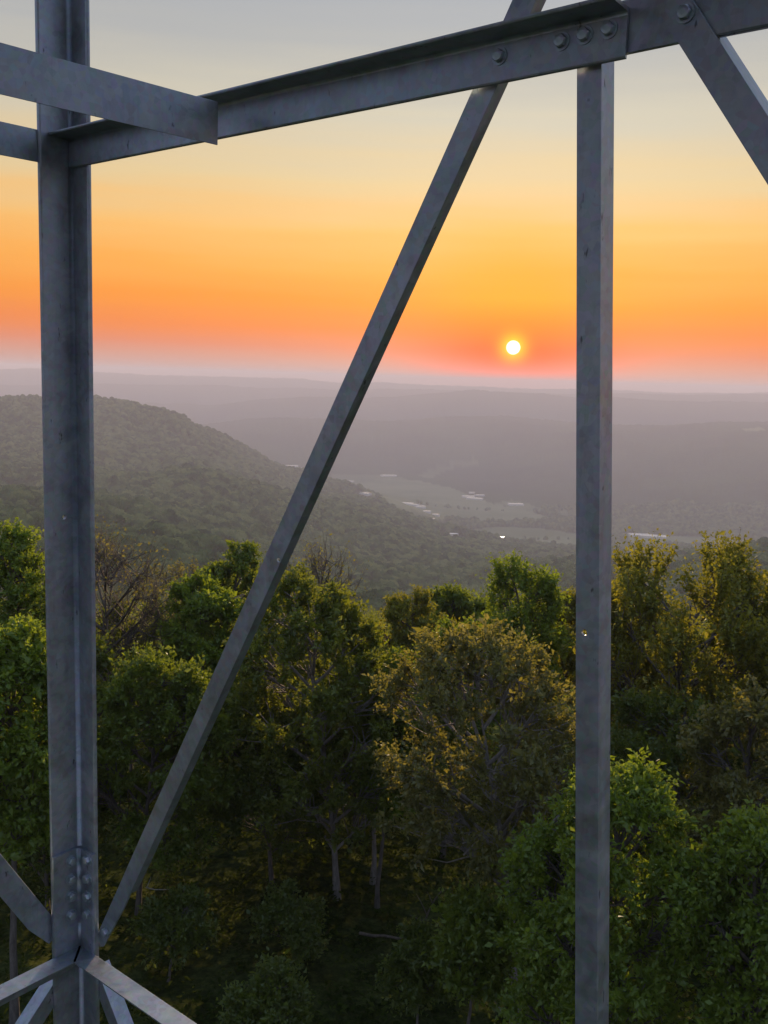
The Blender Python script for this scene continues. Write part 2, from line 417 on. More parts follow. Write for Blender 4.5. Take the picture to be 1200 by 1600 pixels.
FIELDS = [
    ([(478, 752), (520, 742), (560, 741), (620, 744), (645, 752), (604, 765), (560, 776), (520, 770)], 2900, 4800, 0.6),
    ([(588, 772), (640, 792), (692, 814), (652, 816), (604, 795)], 2300, 4600, 0.4),
    ([(545, 757), (600, 748), (650, 750), (705, 762), (765, 786), (830, 799), (872, 812), (800, 819), (735, 816), (690, 812), (640, 796), (590, 778)], 2500, 4700, 0.85),
    ([(690, 832), (770, 823), (850, 826), (905, 834), (960, 838), (960, 850), (905, 860), (830, 855), (760, 845)], 2300, 4000, 0.75),
    ([(800, 839), (880, 839), (930, 844), (930, 858), (880, 859), (835, 851)], 2300, 4000, 1.0),
    ([(965, 834), (1010, 835), (1080, 838), (1190, 846), (1150, 857), (1050, 853), (985, 848)], 2300, 4000, 0.8),
    ([(652, 744), (676, 732), (705, 724), (742, 717), (764, 720), (716, 730), (690, 738), (676, 748)], 3900, 5500, 0.55),
    ([(770, 786), (800, 781), (822, 786), (868, 803), (830, 800)], 2500, 4600, 0.6),
    ([(1160, 670), (1192, 667), (1194, 672), (1164, 674)], 4300, 5600, 0.9),
    ([(505, 757), (545, 748), (580, 752), (560, 765), (530, 768)], 2900, 4700, 0.5),
    ([(862, 812), (872, 800), (878, 792), (888, 800), (892, 812)], 2500, 4600, 0.5),
]
ppx, ppy, pdep = project(X, Y, Z)
fld = np.zeros_like(Z)
for poly, r0, r1, v in FIELDS:
    k = inpoly(ppx, ppy, poly) & (RR > r0) & (RR < r1) & (pdep > 0)
    fld[k] = np.maximum(fld[k], v)
nr, na = Z.shape
idx = np.arange(nr * na).reshape(nr, na)
jn = (np.arange(na) + 1) % na
quads = np.stack([idx[:-1, :], idx[:-1, :][:, jn], idx[1:, :][:, jn], idx[1:, :]], -1).reshape(-1, 4)[:, ::-1]
tv = np.stack([X, Y, Z], -1).reshape(-1, 3)
tme = mesh_np('terrain', tv, quads, 4, True)
attr(tme, 'field', fld.ravel())
terrain = link('terrain', tme, GROUND)
tag(terrain, 'wooded summit, hillsides, hazy valley and ridges out to the horizon', 'terrain', kind='structure')

# ------------------------------------------------------------------ evening haze: one closed box of even air
def haze_box():
    m, t = new_mat('evening_haze')
    v = nd(t, 'ShaderNodeVolumePrincipled', {'Color': (0.91, 0.89, 1.0, 1), 'Density': 1.85e-4, 'Anisotropy': -0.03})
    nd(t, 'ShaderNodeOutputMaterial', {'Volume': v.outputs[0]})
    s = 14300.0
    z0, z1 = float(Z.min()) - 1.5, max(float(Z.max()), EYE.z + 5) + 14
    bm = bmesh.new()
    bmesh.ops.create_cube(bm, size=1.0)
    for q in bm.verts:
        q.co = Vector((q.co.x * 2 * s, q.co.y * 2 * s, z0 if q.co.z < 0 else z1))
    me = bpy.data.meshes.new('haze'); bm.to_mesh(me); bm.free()
    o = link('haze', me, m)
    tag(o, 'mauve evening haze filling the valley air', 'haze', kind='stuff')
haze_box()

# ------------------------------------------------------------------ lookout tower
tower = empty('lookout_tower', (0, 0, 0))
tag(tower, 'galvanised steel lookout tower frame of bolted angle bars around the viewpoint', 'lookout tower')
AR = radians(51.0)
dR = Vector((sin(AR), -cos(AR), 0))                 # along the right-hand face, away from the corner leg
dL = Vector((-cos(AR), -sin(AR), 0))                # along the left-hand face
nR, nL = -dL, -dR                                    # outward normals
UP = Vector((0, 0, 1))
def at_y(px, py, y):
    d = ray(px, py)
    return EYE + d * (y / d.y)
LT, LB = at_y(108, 0, 2.55), at_y(129, 1600, 2.60)   # inner corner line of the leg
def onR(px, py, off=0.0):
    d = ray(px, py); p = LT + nR * off
    # the face leans with the leg
    ax = (LT - LB).normalized(); n = ax.cross(dR).normalized()
    return EYE + d * ((p - EYE).dot(n) / d.dot(n))
def onL(px, py, off=0.0):
    d = ray(px, py); p = LT + nL * off
    ax = (LT - LB).normalized(); n = ax.cross(dL).normalized()
    return EYE + d * ((p - EYE).dot(n) / d.dot(n))
def atz(px, py, z):
    d = ray(px, py)
    return EYE + d * ((z - EYE.z) / d.z)

def angle_mesh(name, p0, p1, a, b, wa, wb, t, sh0=0.0, sh1=0.0, rf=None, cuts=()):
    """rolled steel angle: heel on p0-p1, one leg along a, the other along b, with root fillet and round toes.
    cuts: list of (s0, s1, leg, width factor) is not needed for plain members"""
    ax = (p1 - p0).normalized()
    a = (a - ax * a.dot(ax)).normalized()
    b = (b - ax * b.dot(ax)); b = (b - a * b.dot(a)).normalized()
    rf = rf if rf is not None else t * 0.9
    q = t * 0.55
    prof = [(0.0008, 0), (wa, 0), (wa, t - q), (wa - q * 0.3, t - q * 0.3), (wa - q, t)]
    cx, cyy = t + rf, t + rf
    for k in range(5):
        th = -pi / 2 - k * (pi / 2) / 4
        prof.append((cx + rf * cos(th), cyy + rf * sin(th)))
    prof += [(t, wb - q), (t - q * 0.3, wb - q * 0.3), (t - q, wb), (0, wb), (0, 0.0008)]
    bm = bmesh.new()
    ends = []
    for p, sh in ((p0, sh0), (p1, sh1)):
        ends.append([bm.verts.new(p + a * u + b * v + ax * (sh * u)) for u, v in prof])
    n = len(prof)
    for k in range(n):
        f = bm.faces.new((ends[0][k], ends[0][(k + 1) % n], ends[1][(k + 1) % n], ends[1][k]))
        f.smooth = 5 <= k <= 8
    bm.faces.new(ends[0][::-1]); bm.faces.new(ends[1])
    bmesh.ops.recalc_face_normals(bm, faces=bm.faces)
    me = bpy.data.meshes.new(name); bm.to_mesh(me); bm.free()
    return me
def prism_mesh(name, pts, n, t, bev=0.0012):
    bm = bmesh.new()
    lo = [bm.verts.new(p) for p in pts]; hi = [bm.verts.new(p + n * t) for p in pts]
    bm.faces.new(lo); bm.faces.new(hi[::-1])
    for k in range(len(pts)):
        bm.faces.new((lo[k], hi[k], hi[(k + 1) % len(pts)], lo[(k + 1) % len(pts)]))
    bmesh.ops.recalc_face_normals(bm, faces=bm.faces)
    if bev:
        bmesh.ops.bevel(bm, geom=bm.edges[:], offset=bev, segments=1, affect='EDGES')
    me = bpy.data.meshes.new(name); bm.to_mesh(me); bm.free()
    return me
def drill(o, p, n, r):
    """a real bolt hole through a member"""
    bm = bmesh.new()
    bmesh.ops.create_cone(bm, cap_ends=True, segments=20, radius1=r, radius2=r, depth=0.06)
    me = bpy.data.meshes.new('cut'); bm.to_mesh(me); bm.free()
    c = bpy.data.objects.new('cut', me); COL.objects.link(c)
    c.matrix_world = Matrix.Translation(p) @ n.to_track_quat('Z', 'Y').to_matrix().to_4x4()
    m = o.modifiers.new('hole', 'BOOLEAN'); m.operation = 'DIFFERENCE'; m.object = c; m.solver = 'EXACT'
    dg = bpy.context.evaluated_depsgraph_get(); dg.update()
    nm = bpy.data.meshes.new_from_object(o.evaluated_get(dg))
    o.modifiers.clear(); old = o.data; o.data = nm; nm.name = old.name
    bpy.data.objects.remove(c); bpy.data.meshes.remove(me)
def bolt_mesh(r, h):
    bm = bmesh.new()
    rings = []
    wr = r * 1.42
    for rad, z, n, tw in ((wr, 0, 24, 0), (wr, h * 0.22, 24, 0), (r * 1.02, h * 0.22, 24, 0), (r * 1.02, h * 0.80, 24, 1), (r * 0.86, h, 24, 2), (r * 0.45, h * 1.06, 24, 2)):
        ring = []
        for k in range(n):
            th = 2 * pi * k / n
            q = rad
            if tw != 2 and rad < wr:                     # hexagon flats
                s = (th % (pi / 3)) - pi / 6
                q = rad * cos(pi / 6) / cos(s) * 1.05
            ring.append(bm.verts.new((q * cos(th), q * sin(th), z)))
        rings.append(ring)
    for a_, b_ in zip(rings[:-1], rings[1:]):
        for k in range(24):
            bm.faces.new((a_[k], a_[(k + 1) % 24], b_[(k + 1) % 24], b_[k]))
    bm.faces.new(rings[-1]); bm.faces.new(rings[0][::-1])
    bmesh.ops.recalc_face_normals(bm, faces=bm.faces)
    me = bpy.data.meshes.new('bolt'); bm.to_mesh(me); bm.free()
    me.materials.append(ZINC)
    return me
BOLT = bolt_mesh(0.0122, 0.0140)
BOLT_S = bolt_mesh(0.0105, 0.011)
def bolt(p, n, parent, me=None, turn=0.0):
    o = link('bolt', me or BOLT, None, parent)
    M = Matrix.Translation(p) @ n.to_track_quat('Z', 'Y').to_matrix().to_4x4() @ Matrix.Rotation(turn, 4, 'Z')
    o.location, o.rotation_euler = M.to_translation(), M.to_euler()
    return o

WL, WR, TL = 0.099, 0.082, 0.0095
LAX = (LT - LB).normalized()
def on_leg(z):
    return LT + LAX * ((z - LT.z) / LAX.z)
def leg(z0, z1, base, sx, sy, cutouts=False):
    heel0 = base(z0) + nR * TL * sx + nL * TL * sy
    heel1 = base(z1) + nR * TL * sx + nL * TL * sy
    me = angle_mesh('leg', heel0, heel1, dR * sy, dL * sx, WR, WL, TL, rf=0.010)
    return link('leg', me, STEEL, tower)
leg1 = leg(-0.1, EYE.z + 2.6, on_leg, 1, 1)
SIDE = 3.2
# the other corner legs of the same frame
tap = (LB - LT) * (1 / (LT.z - LB.z))
def lean(sx, sy):
    h = Vector((tap.x, tap.y, 0))
    return dR * (h.dot(dR)) * (1 if sx else -1) + dL * (h.dot(dL)) * (1 if sy else -1)
def mkbase(off, sx, sy):
    ln = lean(sx, sy)
    return lambda z: Vector((LT.x, LT.y, 0)) + off + ln * (LT.z - z) + UP * z
legR = leg(-0.1, EYE.z + 2.6, mkbase(dR * SIDE, 0, 1), 1, -1)
legL = leg(-0.1, EYE.z + 2.6, mkbase(dL * SIDE, 1, 0), -1, 1)
drill(leg1, onL(100, 808), nL, 0.0065)

# splice angle inside the leg with two rows of bolts
zs1, zs0 = at_y(128, 1320, 2.59).z, at_y(128, 1468, 2.59).z
TS = 0.0100
s0, s1 = on_leg(zs0 - 0.03), on_leg(zs1)
off = (nR + nL) * (-0.0006)
sp = link('splice_plate', angle_mesh('splice_plate', s0 + off, s1 + off, dR, dL, WR - 0.0065, WL - 0.0065, TS, rf=0.009), STEEL, leg1)
for k, (yl, yr) in enumerate([(1345, 1343), (1373, 1372), (1400, 1400), (1429, 1428)]):
    bolt(onL(111, yl, -TS), -nL, leg1, BOLT, 0.3 * k)
    bolt(onR(138, yr, -TS), -nR, leg1, BOLT, 0.5 * k)
g0 = on_leg(at_y(128, 1437, 2.59).z)
link('gusset_plate', angle_mesh('gusset_plate', s0 + (nR + nL) * -0.0085, g0 + (nR + nL) * -0.0085, dR, dL, WR - 0.016, WL - 0.016, 0.003, rf=0.007), STEEL, leg1)

# upper girt of the right-hand face: flange on top towards us, web down
zg = onR(345, 158).z
TG = 0.0065
def girtR_pt(px, py0):
    p = onR(px, py0)
    return p
gA = onR(86, 221, -0.001); gB = onR(984, 12, -0.001)
girt1 = link('girt', angle_mesh('girt', gA, gB, -nR, -UP, 0.064, 0.076, TG, sh0=0.55, sh1=0.05), STEEL, tower)
# the plate behind the girt's end that the braces meet on
pl = [onR(862, 24), onR(862, 108), onR(1300, 17), onR(1300, -70), onR(984, -2)]
gusset = link('gusset_plate', prism_mesh('gusset_plate', pl, nR, 0.008), STEEL, tower)
for (x, y) in ((878, 65), (914, 55), (952, 46)):
    bolt(onR(x, y, -TG - 0.001), -nR, girt1, BOLT_S, 0.2)
bolt(onR(781, 88, -TG - 0.001), -nR, girt1, BOLT_S, 0.4)
# diagonal brace behind the girt, running down to the corner leg
TB = 0.0055
OB = TL + 0.001
def in_face(v, n):
    return (v - n * v.dot(n)).normalized()
def brace(pA, pB, toward, n, wa, wb, holes=(), shear=(0, 0), t=TB):
    me = angle_mesh('brace', pA, pB, toward, n, wa, wb, t, shear[0], shear[1])
    return link('brace', me, STEEL, tower)
dA, dB = onR(838, 0, OB), onR(203, 1397, OB)
axd = (dA - dB).normalized()
b1 = brace(dB, dA + axd * 0.8, -dR, nR, 0.046, 0.026)
# flattened end of the brace, tucked behind the leg
ax1 = (-dR - axd * (-dR).dot(axd)).normalized()
tip = [dB, dB + ax1 * 0.046, dB + ax1 * 0.046 - axd * 0.24, dB + ax1 * 0.020 - axd * 0.265, dB + ax1 * 0.010 - axd * 0.25, dB - axd * 0.07]
link('brace_end', prism_mesh('brace_end', tip, nR, TB, 0), STEEL, b1)
bolt(dB + ax1 * 0.022 - axd * 0.195 - nR * 0.001, -nR, b1, BOLT_S)
drill(b1, onR(435, 875, OB), nR, 0.0055)
# post of the right-hand face
pT, pB = onR(940, 60, 0.012), onR(933, 1600, 0.012)
axp = (pB - pT).normalized()
post = link('post', angle_mesh('post', pT, pB + axp * 0.6, -dR, nR, 0.0440, 0.046, 0.0055), STEEL, tower)
drill(post, onR(913, 988, 0.012), nR, 0.0055)
# diagonal brace in front of the plate, going down to the right
qT, qB = onR(1083, 0, -0.0065), onR(1186, 160, -0.0065)
axq = (qB - qT).normalized()
b2 = brace(qT - axq * 0.25, qB + axq * 1.6, -dR, nR, 0.0475, 0.080)
bolt(onR(1071, 21, -0.007), -nR, b2, BOLT_S)
# girt piece beyond it
g2a, g2b = onR(1090, 2, 0.0085), onR(1500, -84, 0.0085)
link('girt', angle_mesh('girt', g2a + UP * 0.03, g2b + dR * 0.9 + UP * 0.03, nR, -UP, 0.06, 0.088, TG), STEEL, tower)

# landing beam parallel to the left-hand face, cut off square against the girt
zb = onR(340, 226, -0.075).z
bE = atz(340, 226.5, zb); bW = atz(-420, 48, zb)
beam = link('landing_beam', angle_mesh('landing_beam', bE + UP * 0.086, bW + UP * 0.086, -UP, -dR, 0.086, 0.06, 0.0065), STEEL, tower)
# girt of the left-hand face, behind the leg
lA, lB = onL(75, 206, TL + 0.001), onL(-500, 78, TL + 0.001)
link('girt', angle_mesh('girt', lA, lB + (lB - lA).normalized() * 1.2, nL, -UP, 0.06, 0.078, TG), STEEL, tower)

# lower girts, flat flange on top, mitred at the corner
zl = on_leg(at_y(128, 1474, 2.59).z).z
corner = on_leg(zl)
gap = 0.0035
mR = corner + dR * gap
mL = corner + dL * gap
ins = 0.0085
gr = link('girt', angle_mesh('girt', mR - nR * ins, mR - nR * ins + dR * (SIDE - 0.15), -nR, -UP, 0.060, 0.060, 0.006, sh0=1.0), STEEL, tower)
gl = link('girt', angle_mesh('girt', mL - nL * ins, mL - nL * ins + dL * (SIDE - 0.15), -nL, -UP, 0.060, 0.060, 0.006, sh0=1.0), STEEL, tower)
# brace of the left-hand face with its twisted, flattened end
cA, cB = onL(-320, 943, OB), onL(55, 1400, OB)
cdir = (cB - cA).normalized()
b3 = brace(cB, cA - cdir * 0.4, -UP, nL, 0.066, 0.045)
ax3 = (-UP - cdir * (-UP).dot(cdir)).normalized()
tw = [cB, cB + cdir * 0.05, cB + cdir * 0.16, cB + cdir * 0.16 + ax3 * 0.05, cB + cdir * 0.07 + ax3 * 0.066, cB + ax3 * 0.066]
link('brace_end', prism_mesh('brace_end', tw, nL, TB, 0), STEEL, b3)
# braces below the corner
lo1 = brace(onL(98, 1515, OB), onL(-60, 1760, OB), -UP, nL, 0.050, 0.045)
lo2 = brace(onR(150, 1510, OB), onR(260, 1800, OB), -UP, nR, 0.046, 0.045)

# unseen boarded deck, added above the viewpoint to shade the upper steel
dk0 = Vector((LT.x, LT.y, EYE.z + 1.28)) - (nR + nL) * 0.12
for q in range(11):
    c0 = dk0 + dL * (0.285 * q)
    bd = [c0, c0 + dR * (SIDE - 0.2), c0 + dR * (SIDE - 0.2) + dL * 0.275, c0 + dL * 0.275]
    link('shade_deck_board', prism_mesh('shade_deck_board', bd, UP, 0.04), SHADE_DECK, tower)

# ------------------------------------------------------------------ trees
def tube(path, radii, sides, V_, F_):
    """append a tapered tube to lists"""
    path = [np.asarray(p, float) for p in path]
    base = len(V_)
    for k, p in enumerate(path):
        t = path[min(k + 1, len(path) - 1)] - path[max(k - 1, 0)]
        t = t / (np.linalg.norm(t) + 1e-9)
        u = np.cross(t, (0.31, 0.95, 0.07)); u /= np.linalg.norm(u) + 1e-9
        w = np.cross(t, u)
        for s in range(sides):
            th = 2 * pi * s / sides
            V_.append(p + (u * cos(th) + w * sin(th)) * radii[k])
    for k in range(len(path) - 1):
        for s in range(sides):
            a, b = base + k * sides + s, base + k * sides + (s + 1) % sides
            F_.append((a, b, b + sides, a + sides))
def bez(p0, p1, p2, n):
    t = np.linspace(0, 1, n)[:, None]
    return (1 - t) ** 2 * p0 + 2 * t * (1 - t) * p1 + t * t * p2
def unit(v):
    return v / (np.linalg.norm(v, axis=-1, keepdims=True) + 1e-9)
def leaves_mesh(name, pos, axis, nor, L, Wd, tone, R):
    side = unit(np.cross(nor, axis))
    nor = unit(np.cross(axis, side))
    L = L[:, None]; Wd = Wd[:, None]
    fold = R.uniform(0.02, 0.16, (len(pos), 1)) * L
    droop = R.uniform(-0.25, 0.05, (len(pos), 1)) * L
    v = np.stack([pos, pos + axis * L * 0.42 + side * Wd * 0.5 + nor * fold, pos + axis * L + nor * droop, pos + axis * L * 0.42 - side * Wd * 0.5 + nor * fold], 1).reshape(-1, 3)
    f = np.arange(len(v)).reshape(-1, 4)
    me = mesh_np(name, v, f, 4, False)
    attr(me, 'tone', np.repeat(tone, 4))
    return me
def make_tree(name, label, cat, x, d, ytop, hw, leaf, seed, basex=None, cb=0.30, n_lobes=16, per_lobe=12, twigs=8, lpt=18,
              leafL=0.108, upright=0.35, twigL=0.62, bark=None, bare=False, lobe=0.5, group='hardwood trees below the tower', basez=None, topw=0.55, ybot=None):
    R = np.random.default_rng(seed)
    dr = ray(x, ytop); h = math.hypot(dr.x, dr.y)
    cx, cyy = dr.x / h * d, dr.y / h * d
    ztop = EYE.z + dr.z / h * d
    if basex is None:
        bx, by = cx + R.normal(0, 0.25), cyy + R.normal(0, 0.25)
    else:
        a_ = azat(basex, 1200); bx, by = d * sin(a_), d * cos(a_)
    bz = float(terrain_z(np.array([bx]), np.array([by]))[0]) - 0.05
    H = ztop - bz
    depth = d * cos(radians(12)) + 2
    W = hw * depth / F * 1.10
    root = empty(name, (bx, by, bz))
    tag(root, label, cat, group)
    off = V(cx - bx, cyy - by, 0)
    zb = H * cb
    if ybot is not None:                         # picture height of the lowest foliage
        db = ray(x, ybot); hb = math.hypot(db.x, db.y)
        zb = max(0.2, EYE.z + db.z / hb * d - bz)
    bark = bark or BARK
    # trunk
    TV, TF = [], []
    nseg = 9
    tt = np.linspace(0, 1, nseg)
    wob = np.cumsum(R.normal(0, 0.05, (nseg, 2)), 0) * H * 0.07
    tp = np.stack([off[0] * tt ** 1.3 + wob[:, 0] - wob[0, 0], off[1] * tt ** 1.3 + wob[:, 1] - wob[0, 1], tt * H * 0.86], 1)
    r0 = 0.0085 * H + 0.02
    rad = r0 * (1 - 0.86 * tt); rad[0] *= 1.35
    tube(tp, rad, 8, TV, TF)
    trunk = link('trunk', mesh_np('trunk', TV, TF, 4, True), bark, root)
    def trunk_at(z):
        return np.array([np.interp(z, tp[:, 2], tp[:, k]) for k in range(3)])
    # lobes of the crown
    BV, BF = [], []
    P_, A_, T_ = [], [], []
    C_ = []
    Hc = H - zb
    made = 0
    for i in range(n_lobes):
        u = (i + 0.5) / n_lobes
        zr = u ** 0.85                                   # 0 base, 1 top of crown
        prof = np.sin(pi * (0.2 + 0.62 * zr)) ** 0.6
        if zr > 0.8: prof *= topw + (1 - topw) * (1 - zr) / 0.2
        rl = W * lobe * R.uniform(0.75, 1.2) * (0.8 + 0.3 * (1 - zr))
        th = i * 2.39996 + R.uniform(-0.5, 0.5)
        rc = max(0.0, W * prof - rl * 0.75) * R.uniform(0.75, 1.12)
        zc = zb + rl * 0.5 + (Hc - rl * 1.35) * zr + R.normal(0, 0.12)
        ctr = trunk_at(min(zc, H * 0.86)) * V(1, 1, 0) * 1.0 + V(rc * cos(th), rc * sin(th), zc)
        C_.append((ctr, rl))
        za = np.clip(zc - 0.75 * rc - 0.35 * rl, H * 0.16, H * 0.80)
        st = trunk_at(za)
        mid = (st + ctr) / 2 + V(0, 0, -0.10 * rc) + R.normal(0, 0.10, 3)
        pth = bez(st, mid, ctr, 5)
        rb = (0.0045 * H + 0.012)
        tube(pth, np.linspace(rb, rb * 0.45, 5), 5, BV, BF)
        for _ in range(per_lobe):
            dv = unit(R.normal(0, 1, 3) * V(1, 1, 0.8) + V(cos(th), sin(th), 0) * 0.5 + V(0, 0, 0.45))
            c = ctr + dv * rl * R.uniform(0.55, 1.0) * V(1, 1, 0.85)
            s0_ = pth[2] + (ctr - pth[2]) * R.uniform(0.0, 1.15) + R.normal(0, 0.05, 3)
            m2_ = (s0_ + c) / 2 + R.normal(0, 0.10, 3) + V(0, 0, -0.05)
            tube(bez(s0_, m2_, c, 3), (rb * 0.42, rb * 0.3, rb * 0.16), 3, BV, BF)
            for _t in range(twigs):
                td = unit(dv * 0.55 + R.normal(0, 0.55, 3) + V(0, 0, upright))
                tl = twigL * R.uniform(0.6, 1.25)
                s = c - td * tl * 0.35
                if bare or (_t < 1):
                    tube((s, s + td * tl * 0.55 + R.normal(0, 0.03, 3), s + td * tl * 1.05), (rb * 0.20, rb * 0.13, rb * 0.05), 3, BV, BF)
                n = max(1, int(lpt * R.uniform(0.6, 1.3)))
                if bare and lpt < 3 and R.random() < 0.3:
                    n = 0
                if n == 0: continue
                q = np.linspace(0.12, 1.05, n) + R.normal(0, 0.03, n)
                P_.append(s + td * tl * q[:, None] + R.normal(0, 0.035, (n, 3)))
                A_.append(unit(td * 0.55 + unit(R.normal(0, 1, (n, 3))) * 0.85 + V(0, 0, -0.12)))
                T_.append(np.full(n, R.uniform(0, 1)) * 0.5 + R.uniform(0, 0.5, n))
    link('branches', mesh_np('branches', BV, BF, 4, True), bark, root)
    P_, A_, T_ = np.concatenate(P_), np.concatenate(A_), np.concatenate(T_)
    N_ = unit(R.normal(0, 0.85, P_.shape) + V(0, 0, 0.5))
    L_ = leafL * np.exp(R.normal(0, 0.28, len(P_)))
    crown = link('crown', leaves_mesh('crown', P_, A_, N_, L_, L_ * R.uniform(0.5, 0.72, len(P_)), T_, R), LEAF[leaf], root)
    return root

